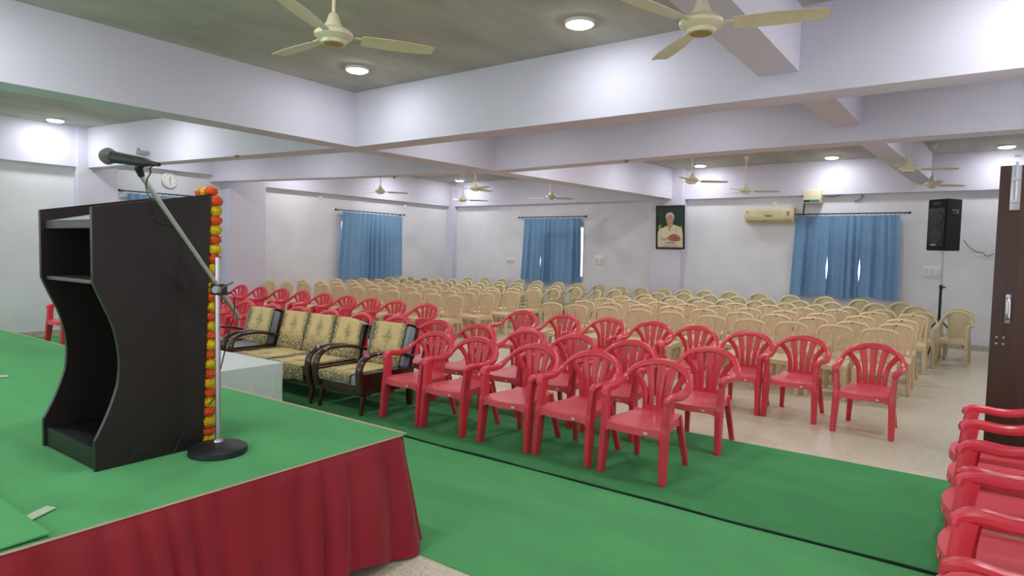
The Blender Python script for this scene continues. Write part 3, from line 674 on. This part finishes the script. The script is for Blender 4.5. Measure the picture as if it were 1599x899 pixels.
def cover_seat(x0, x1, name, label, loc, nrep=1, hang=.1, seedv=0):
    bm = B()
    def fn(u, v):
        x = x0+(x1-x0)*u; L = v*(.60+hang)
        if L < hang: y, z = -.372, .392-hang+L+.012*math.sin(x*19+seedv)*(1-L/hang)
        else: y, z = -.372+(L-hang), .392
        z += .006*noise.noise((x*6, v*5, seedv)); y -= .006 if L < hang else 0
        return (x, y, z)
    grid(bm, 40, 34, fn, lambda u, v: (u*nrep, v*.95))
    o = tag(obj(name, bm, M['cover'], solid=.004), label, 'sofa cover', 'gold sofa covers'); o.location = loc; return o
AC_L = (-5.10, 4.46, CP); SO_L = (-6.28, 4.46, CP); AL_L = (-7.50, 4.46, CP)
t = thing('armchair', 'dark wooden armchair with curved arms at the red chairs end', 'armchair', AC_L); sofa_frame(t, .66)
t = thing('sofa', 'dark wooden sofa with curved arms behind the white table', 'sofa', SO_L); sofa_frame(t, 1.45)
t = thing('armchair', 'dark wooden armchair behind the microphone stand, left of the sofa', 'armchair', AL_L); sofa_frame(t, .66)
cover_back(.50, 1, 0, 0, 'sofa_cover', 'gold patterned cover over the back of the armchair beside the red chairs', AC_L, 0, 1)
cover_back(1.5, 3, 0, 0, 'sofa_cover', 'wide gold cover with dark stripes over the sofa back', SO_L, 0, 2, .03, .12)
cover_back(.54, 1, 0, 0, 'sofa_cover', 'gold patterned cover over the armchair back behind the microphone stand', AL_L, 0, 3, .03)
cover_seat(-.27, .22, 'sofa_cover', 'gold patterned cover on the seat of the armchair beside the red chairs', AC_L, 1, .07, 1)
cover_seat(-.67, .02, 'sofa_cover', 'gold patterned seat cover on the far half of the sofa', SO_L, 1, .12, 2)
o = cover_seat(.03, .67, 'sofa_cover', 'gold patterned seat cover on the sofa half nearest the armchair', SO_L, 1, .16, 4)

# ---------------------------------------------------------------- curtains
def curtain_set(along, pl, rod_a, rod_b, zr, panels, labels, rodlabel, z0=.87, seed=0):
    """along 'x' on the end wall, 'y' on the side wall; panels: (a0, a1, flare0, flare1)"""
    off = .11
    def W(a, d, z): return Vector((a, pl-d, z)) if along == 'x' else Vector((pl+d, a, z))
    r = thing('curtain_rod', rodlabel, 'curtain rod', W((rod_a+rod_b)/2, 0, zr)); o0 = Vector(r.location)
    bm = B(); rod(bm, W(rod_a, off, zr)-o0, W(rod_b, off, zr)-o0, .012, 10); obj('rod', bm, M['black_metal'], r)
    for a in (rod_a, rod_b):
        bm = B(); bmesh.ops.create_uvsphere(bm, u_segments=10, v_segments=8, radius=.026, matrix=Matrix.Translation(W(a, off, zr)-o0)); obj('finial', bm, M['black_metal'], r)
    for a in (rod_a+.08, rod_b-.08):
        bm = B(); rod(bm, W(a, 0, zr-.01)-o0, W(a, off, zr-.005)-o0, .009, 8); obj('bracket', bm, M['black_metal'], r)
    for k, (a0, a1, f0, f1, g0, g1) in enumerate(panels):
        c = thing('curtain', labels[k], 'curtain', W((a0+a1)/2, off, zr), 0, 'blue curtains'); c0 = Vector(c.location)
        w = a1-a0; ph = seed*3+k*5.1; nf = max(4, w/.17)
        def fn(u, v):
            e = 1-2*u
            pinch = math.sin(PI*min(1, v*1.1))
            gp = math.exp(-((v-.68)/.13)**2)
            a = a0+w*u-f0*(1-u)*v+f1*u*v+gp*(g0*max(0, 1-u*6)-g1*max(0, 1-(1-u)*6))
            s = u*nf*2*PI+ph+1.5*math.sin(u*7+ph)+.8*math.sin(u*17+ph*2)
            amp = (.014+.034*min(1, v*1.7))*(.7+.5*math.sin(u*9+ph*1.7))
            dd = off+amp*math.sin(s)+.014*math.sin(s*.47+ph)*v+.02*v*v
            sc = .03*math.sin(u*nf*PI+ph)*0
            z = (zr-.035-.012*abs(math.sin(u*nf*PI)))*(1-v)+(z0+.03*math.sin(u*5+ph)*1+.008*math.sin(s))*v
            return W(a+.012*math.cos(s)*v, dd, z)-c0
        bm = B(); grid(bm, max(60, int(w*110)), 26, fn); obj('drape', bm, M['curtain'], c, solid=.003)
        bm = B(); n = max(3, int(w/.14))
        for q in range(n):
            a = a0+w*(q+.5)/n; rod(bm, W(a, off, zr-.06)-c0, W(a, off, zr+.014)-c0, .004, 6)
        obj('hook', bm, M['black_metal'], c)
curtain_set('x', YB, -3.26, -1.16, 2.55, [(-3.2,-2.55,.05,.006,0,.024), (-2.555,-1.96,.006,.006,.024,.026), (-1.965,-1.32,.006,.05,.026,0)],
            ['blue curtain beside the air conditioner, first of three on the widest window', 'blue curtain in the middle of three on the widest window', 'blue curtain nearest the black loudspeaker, last of three'], 'black curtain rod below the voltage stabiliser', .87, 1)
curtain_set('x', YB, -10.36, -8.24, 2.585, [(-10.17,-9.605,.09,.006,0,.022), (-9.61,-8.40,.006,.02,.022,0)],
            ['narrow blue curtain on the corner side of the end wall window', 'wide blue curtain on the end wall window left of the portrait'], 'black curtain rod on the end wall left of the portrait', .87, 2)
curtain_set('y', XL, 10.26, 12.58, 2.575, [(10.47,12.5,.13,.0,0,0)], ['blue curtain on the side wall window near the far corner'], 'black curtain rod on the side wall near the far corner', .88, 3)
curtain_set('y', XL, 5.36, 7.3, 2.6, [(5.5,6.9,.05,.05,0,0)], ['blue curtain below the wall clock, mostly hidden by the lectern'], 'black curtain rod below the wall clock', .88, 4)

# ---------------------------------------------------------------- wall things
# clock
ck = thing('wall_clock', 'round white wall clock on the side wall above the lectern', 'clock', (XL, 6.31, 2.885), PI/2)
RX = Matrix.Rotation(PI/2, 4, 'X')
bm = B(); lathe(bm, [(.145,0), (.15,.02), (.15,.04), (.135,.045), (.132,.022)], 40, RX); obj('rim', bm, M['white_plastic'], ck)
bm = B(); lathe(bm, [(.1315,.024), (.1315,.03)], 40, RX); obj('dial', bm, M['white_plastic'], ck)
bm = B()
for h in range(12):
    a = h*PI/6; box(bm, -.006, .006, -.0335, -.031, .098, .122, 0, Matrix.Rotation(a, 4, 'Y'))
obj('hour_marks', bm, M['grey_plastic'], ck)
bm = B(); box(bm, -.005, .005, -.037, -.0345, -.012, .068, 0, Matrix.Rotation(math.radians(10), 4, 'Y')); obj('hour_hand', bm, M['screen_black'], ck)
bm = B(); box(bm, -.0035, .0035, -.041, -.0385, -.015, .10, 0, Matrix.Rotation(math.radians(180), 4, 'Y')); obj('minute_hand', bm, M['screen_black'], ck)
# portrait: leaning forward from the column
pt = thing('framed_portrait', 'framed photograph of a white-haired man with clasped hands, on the column', 'picture', (-5.87, YB-.30, 1.78)); pt.rotation_euler = (math.radians(4.5), 0, 0)
PW, PH = .70, 1.01; hp = PW/2
bm = B()
for a in ((-hp, hp, 0, .045), (-hp, hp, PH-.045, PH)): box(bm, a[0], a[1], -.035, 0, a[2], a[3], .004)
for a in ((-hp, -hp+.04), (hp-.04, hp)): box(bm, a[0], a[1], -.035, 0, .045, PH-.045, .004)
obj('frame', bm, M['frame_black'], pt)
pm = [mat('photo_green', srgb(24,62,48), .4, noise_scale=18, amount=.6), mat('photo_leaf', srgb(120,150,50), .4), mat('photo_kurta', srgb(226,216,180), .4, noise_scale=10, amount=.15), mat('photo_skin', srgb(206,150,128), .4, noise_scale=18, amount=.18),
      mat('photo_hair', srgb(214,208,202), .4), mat('photo_shadow', srgb(176,164,138), .4), mat('photo_hands', srgb(188,112,98), .4, noise_scale=25, amount=.3), mat('photo_caption', srgb(92,98,112), .4), mat('photo_pale', srgb(214,206,200), .4), mat('photo_lines', srgb(120,76,66), .4)]
bm = B(); box(bm, -hp+.04, hp-.04, -.02, -.012, .045, PH-.045)
lay = [0]
def flat(poly, mi, smooth=True):
    lay[0] += 1; k = -.0205-.0004*lay[0]
    if smooth: poly = spline(list(poly)+[poly[0]], len(poly)*4)[:-1]
    P = [(max(-hp+.041, min(hp-.041, (x-.5)*PW)), max(.046, min(PH-.046, (1-y)*PH))) for x, y in poly]
    prism(bm, P, k-.0003, -.013, 'y', mi)
flat([(.08,.46),(.16,.43),(.2,.5),(.16,.56),(.08,.56)], 1); flat([(.84,.48),(.9,.46),(.92,.6),(.86,.6)], 1)
flat([(.07,.62),(.12,.55),(.28,.5),(.42,.455),(.6,.445),(.74,.47),(.88,.52),(.93,.64),(.93,.97),(.07,.97)], 2)
flat([(.40,.40),(.57,.40),(.585,.47),(.50,.53),(.42,.48)], 3)
flat([(.352,.30),(.35,.24),(.39,.19),(.47,.165),(.55,.168),(.61,.205),(.635,.26),(.63,.31),(.612,.27),(.58,.225),(.5,.205),(.42,.22),(.38,.26)], 4)
flat([(.365,.27),(.43,.212),(.52,.2),(.6,.24),(.622,.29),(.615,.34),(.585,.41),(.53,.455),(.46,.455),(.4,.41),(.37,.34)], 3)
flat([(.41,.307),(.47,.303),(.47,.318),(.41,.32)], 9); flat([(.52,.303),(.585,.307),(.585,.32),(.52,.318)], 9); flat([(.46,.4),(.5,.395),(.545,.4),(.5,.41)], 9)
flat([(.38,.47),(.42,.455),(.5,.54),(.49,.6),(.44,.54)], 5); flat([(.7,.5),(.73,.5),(.71,.62),(.69,.6)], 5); flat([(.12,.72),(.3,.75),(.45,.72),(.43,.77),(.25,.8)], 5)
flat([(.42,.73),(.55,.665),(.68,.655),(.8,.7),(.86,.745),(.84,.8),(.72,.82),(.55,.815),(.44,.79)], 6)
for q in range(4): flat([(.52+.06*q,.70+.012*q),(.54+.06*q,.695+.012*q),(.62+.05*q,.76+.01*q),(.6+.05*q,.765+.01*q)], 9, False)
flat([(.3,.83),(.72,.83),(.72,.88),(.3,.88)], 8, False)
for q in range(8): flat([(.34+.042*q,.84),(.37+.042*q,.84),(.37+.042*q,.87),(.34+.042*q,.87)], 7, False)
flat([(.25,.91),(.75,.905),(.75,.925),(.25,.93)], 5, False)
obj('photograph', bm, pm, pt)
# air conditioner
ac = thing('air_conditioner', 'yellowed split air conditioner unit on the end wall', 'air conditioner', (-3.73, YB, 2.39))
bm = B(); prism(bm, [(0,.0), (-.14,0), (-.19,.05), (-.205,.12), (-.20,.24), (-.16,.29), (0,.295)], -.5, .5, 'x'); 
obj('casing', bm, M['cream_old'], ac)
bm = B(); box(bm, -.46, .46, -.199, -.172, .012, .05, .008); obj('louver', bm, M['tan'], ac)
bm = B(); prism(bm, [(-.10,.13), (0,.117), (.10,.13), (.06,.14), (-.06,.14)], -.208, -.2, 'y'); obj('logo', bm, M['screen_black'], ac)
bm = B(); box(bm, .36, .42, -.207, -.198, .13, .22); box(bm, -.48, -.43, -.207, -.198, .21, .24); obj('label_sticker', bm, M['grey_plastic'], ac)
# stabiliser
sb = thing('voltage_stabiliser', 'white voltage stabiliser box with green panel above the curtain rod', 'stabiliser', (-2.87, YB-.13, 2.765))
bm = B(); box(bm, -.165, .165, -.2, .13, .0, .27, .01); obj('casing', bm, M['cream'], sb)
bm = B(); box(bm, -.15, .15, -.205, -.197, .015, .065); obj('panel', bm, M['green_plastic'], sb)
bm = B(); box(bm, -.14, -.03, -.209, -.204, .022, .055); obj('display', bm, M['screen_black'], sb)
def wire(name, pts, r, label, m='cable', n=60):
    bm = B(); tube(bm, [tuple(at_Y(x, y, Y)) for x, y, Y in pts], r, n, 6); return tag(obj(name, bm, M[m]), label, 'cable')
wire('power_cable', [(1287,302,14.55), (1297,307,14.57), (1318,303,14.58), (1339,299,14.57), (1346,302,14.57), (1346,308,14.58), (1340,312,14.58), (1334,314,14.612)], .014, 'thick grey cable bent along the end wall beside the stabiliser', 'grey_plastic')
wire('power_cable', [(1260,302,14.5), (1254,306,14.5), (1256,314,14.58), (1255,326,14.612), (1254,340,14.58)], .012, 'black cable hanging between the stabiliser and the curtain rod', 'cable')
wire('speaker_wire', [(1505,375,13.9), (1513,385,14.55), (1525,393,14.58), (1534,394,14.59), (1541,400,14.6), (1552,396,14.6)], .006, 'thin loose wire trailing from the loudspeaker across the wall', 'cable')
def plate(x0, y0, x1, y1, label, n=2):
    a, b = at_Y(x0, y0, YB), at_Y(x1, y1, YB); w_, h_ = abs(b.x-a.x), abs(a.z-b.z)
    t = thing('switchboard', label, 'switchboard', ((a.x+b.x)/2, YB, (a.z+b.z)/2), 0, 'wall switchboards')
    bm = B(); box(bm, -w_/2, w_/2, -.025, 0, -h_/2, h_/2, .006); obj('plate', bm, M['white_plastic'], t)
    for k in range(n):
        bm = B(); x = -w_/2+w_*(k+.5)/n; box(bm, x-w_/n*.3, x+w_/n*.3, -.031, -.024, -h_*.3, h_*.3, .002); obj('switch', bm, M['switch'], t)
plate(1442, 416, 1470, 431, 'wide white switchboard beside the speaker stand pole', 3); plate(929, 399, 943, 413, 'square white switchboard right of the end wall window', 2); plate(791, 403, 803, 409, 'small white switchboard left of the end wall window', 2)
def button(pos, r, d, axis, label, m='white_plastic'):
    bm = B(); mt2 = Matrix.Translation(pos) @ (RX if axis == 'y' else Matrix.Rotation(PI/2, 4, 'Y')); lathe(bm, [(r,-.012), (r*.95,d*.7), (r*.6,d)], 16, mt2); tag(obj('junction_box', bm, M[m]), label, 'junction box', 'small round wall boxes')
button(at_Y(1211, 317, YB), .06, .02, 'y', 'round white box on the wall above the air conditioner')
button(at_X(500, 308, XL), .05, .03, 'x', 'small pale box on the side wall left of the curtain rod')
button(at_X(632, 322, XL), .05, .03, 'x', 'small pale box on the side wall right of the curtain rod')
button(at_X(700, 326, XL), .035, .03, 'x', 'small black box on the side wall next to the corner', 'black_metal')
button(at_Y(1057, 254, 14.27) if 0 else at_X(17, 244, XL), .05, .05, 'x', 'small white holder below the lintel of the side wall')
lh = at_Y(219, 238, 4.93); bm = B(); box(bm, lh.x-.09, lh.x+.06, 4.90, 5.06, lh.z-.03, lh.z+.03, .008); rod(bm, (lh.x+.03,4.92,lh.z), (lh.x+.03,4.88,lh.z+.06), .025, 10); tag(obj('lamp_holder', bm, M['grey_plastic']), 'small grey lamp holder on the cross beam above the microphone', 'lamp holder')
for px, py, Y, lb in ((978,254,8.27,'small fan hook under the second cross beam, right of the long beam'), (616,277,8.22,'small fan hook under the second cross beam, nearest the long beam'), (370,247,5.27,'small fan hook under the nearest cross beam above the lectern')):
    p = at_Y(px, py, Y); bm = B(); lathe(bm, [(.012,-.035), (.03,-.02), (.035,0)], 14, Matrix.Translation((p.x, p.y, SOFF))); tag(obj('ceiling_hook', bm, M['tan']), lb, 'hook', 'hooks under the beams')

# ---------------------------------------------------------------- loudspeaker on its stand
spx = at_Y(1467, 487, 13.75)
ss = thing('speaker_stand', 'tripod speaker stand with silver upper pole near the end wall', 'speaker stand', (spx.x, 13.75, 0))
bm = B(); rod(bm, (0,0,.08), (0,0,1.2), .022, 12); obj('lower_pole', bm, M['black_metal'], ss)
bm = B(); rod(bm, (0,0,1.15), (0,0,1.83), .016, 12); obj('upper_pole', bm, M['chrome'], ss)
bm = B(); rod(bm, (0,0,1.14), (0,0,1.21), .03, 12); rod(bm, (.02,0,1.17), (.07,0,1.17), .012, 8); obj('collar', bm, M['black_metal'], ss)
for k in range(3):
    a = k*2*PI/3+.3; bm = B(); rod(bm, (0,0,.62), (.5*math.cos(a),.5*math.sin(a),.012), .013, 8); rod(bm, (0,0,.2), (.3*math.cos(a),.3*math.sin(a),.26), .009, 8); obj('leg', bm, M['black_metal'], ss)
lsp = thing('loudspeaker', 'black two-driver loudspeaker on the tripod stand', 'loudspeaker', (spx.x, 13.75, 1.82), 0)
lsp.rotation_euler = (math.radians(0), math.radians(0), math.radians(-40))
bm = B(); prism(bm, [(-.19,-.18), (.19,-.18), (.15,.2), (-.15,.2)], 0, .9); bmesh.ops.bevel(bm, geom=bm.edges[:], offset=.012, segments=2, affect='EDGES'); obj('cabinet', bm, M['speaker_box'], lsp)
bm = B(); box(bm, -.165, .165, -.192, -.178, .06, .74, .006); obj('grille', bm, M['screen_black'], lsp)
for z in (.26, .56):
    bm = B(); lathe(bm, [(.135,0), (.135,.012), (.115,.014), (.05,.006), (.03,.012)], 28, Matrix.Translation((0,-.19,z)) @ RX); obj('driver', bm, M['speaker_cone'], lsp)
bm = B(); box(bm, -.08, .08, -.188, -.178, .79, .85, .004); obj('horn', bm, M['speaker_cone'], lsp)
bm = B(); box(bm, -.08, .02, -.2, -.19, .085, .115); obj('badge', bm, M['grey_plastic'], lsp)
bm = B(); mm = Matrix.Translation((.172,.0,.68)) @ Matrix.Rotation(math.radians(-6), 4, 'Z'); box(bm, -.005, .008, -.08, .08, -.035, .035, .003, mm); obj('carry_handle', bm, M['grey_plastic'], lsp)
bm = B(); box(bm, .003, .012, -.06, .06, -.022, .022, .002, mm); obj('handle_recess', bm, M['screen_black'], lsp)

# ---------------------------------------------------------------- open door leaf
door = bpy.data.objects.new('door_1', None); C.objects.link(door); door['kind'] = 'structure'; door['label'] = 'dark walnut door leaf standing open at the end of the red chairs'; door['category'] = 'door'
dx0 = at_Y(1541, 600, DY).x; dzt = at_Y(1564.5, 259, DY).z
bm = B(); box(bm, dx0, XR-.005, DY, DY+.038, .006, dzt, .003); obj('leaf', bm, M['door'], door)
hp_ = at_Y(1573.5, 482, DY); bm = B(); box(bm, hp_.x-.014, hp_.x+.014, DY-.008, DY, hp_.z-.1, hp_.z+.1, .003); sweep(bm, [(hp_.x,DY-.005,hp_.z+.075,.022,.014), (hp_.x,DY-.04,hp_.z+.055,.024,.014), (hp_.x,DY-.045,hp_.z,.026,.014), (hp_.x,DY-.04,hp_.z-.055,.024,.014), (hp_.x,DY-.005,hp_.z-.075,.022,.014)], 18, up=(0,-1,0), seg=8); obj('door_handle', bm, M['chrome'], door)
b0, b1 = at_Y(1584, 328, DY), at_Y(1588, 259, DY)
bm = B(); box(bm, b0.x-.028, b0.x+.028, DY-.006, DY, b0.z, dzt-.004, .002); obj('bolt_plate', bm, M['chrome'], door)
bm = B(); rod(bm, (b0.x,DY-.018,b0.z+.05), (b0.x,DY-.018,dzt+.02), .009, 12)
for z in (b0.z+.05, b0.z+.2, b0.z+.36): box(bm, b0.x-.02, b0.x+.02, DY-.028, DY-.005, z, z+.02, .002)
obj('tower_bolt', bm, M['chrome'], door)
bm = B()
for px, py in ((1556,526),(1567,527),(1555,536),(1566,537)):
    p = at_Y(px, py, DY); lathe(bm, [(.008,0), (.006,.003)], 10, Matrix.Translation((p.x,DY,p.z)) @ RX)
obj('screw', bm, M['chrome'], door)

# ---------------------------------------------------------------- ceiling fans
def make_fan(t, drop):
    bm = B(); lathe(bm, [(.055,drop-.002), (.05,drop-.02), (.022,drop-.075), (.014,drop-.085)], 20); obj('canopy', bm, M['cream'], t)
    bm = B(); rod(bm, (0,0,.11), (0,0,drop-.05), .011, 10); obj('down_rod', bm, M['cream'], t)
    bm = B(); lathe(bm, [(.06,-.052), (.075,-.05), (.08,-.03), (.098,-.022), (.118,-.005), (.12,.012), (.105,.03), (.062,.05), (.045,.085), (.03,.13), (.018,.14)], 36); obj('motor_housing', bm, M['cream'], t)
    bm = B(); lathe(bm, [(.035,-.056), (.06,-.052)], 24); obj('bottom_cap', bm, M['tan'], t)
    for k in range(3):
        R = Matrix.Rotation(k*2*PI/3, 4, 'Z'); bm = B()
        def fn(u, v):
            r = .17+.47*u; c = (.055+.015*math.sin(PI*u))*(1 if u < .97 else .8); y = (2*v-1)*c
            return R @ Vector((r, y, -.004-.22*y*(1-.4*u)-.004*(2*v-1)**2))
        grid(bm, 12, 6, fn); thicken(bm, .003)
        box(bm, .09, .2, -.017, .017, -.003, .003, .001, R); obj('blade', bm, M['cream'], t)
FANS = [((521,56), 2.95, CEIL, 1.0, 'cream ceiling fan nearest the stage, left of the near ceiling light'), ((1095,38), 2.9, SOFF2, .25, 'large cream ceiling fan hanging below the shallow beam overhead'),
        ((594,299), 2.95, CEIL, .9, 'small far ceiling fan before the side wall, above the blue curtain'), ((742,294), 2.95, CEIL, -.45, 'ceiling fan left of the long beam with its blade pointing to the right'),
        ((723,312), 2.95, CEIL, .6, 'ceiling fan below the far corner ceiling light'), ((860,308), 2.95, CEIL, 1.1, 'ceiling fan above the end wall window left of the portrait'),
        ((1080,282), 2.95, CEIL, .62, 'ceiling fan just right of the portrait column'), ((1164,298), 2.95, CEIL, .4, 'ceiling fan above the air conditioner'),
        ((1403,264), 2.97, CEIL, .35, 'ceiling fan beside the shallow beam, nearer of the two before the loudspeaker'), ((1444,288), 2.95, CEIL, .75, 'ceiling fan above the loudspeaker')]
for (px, py), z, top, rz, lb in FANS:
    p = at_z(px, py, z); x = p.x
    if px == 1403: x = -.93
    if px == 1444: x = -.76
    t = thing('ceiling_fan', lb, 'ceiling fan', (x, p.y, z), rz, 'cream ceiling fans'); make_fan(t, top-z)

# ---------------------------------------------------------------- output look
sc = bpy.context.scene
sc.view_settings.view_transform = 'Standard'; sc.view_settings.look = 'None'; sc.view_settings.gamma = 1; sc.view_settings.use_curve_mapping = False
sc.view_settings.exposure = 1.0
sc.cycles.use_denoising = True; sc.cycles.max_bounces = 8; sc.cycles.diffuse_bounces = 5; sc.cycles.sample_clamp_indirect = 6
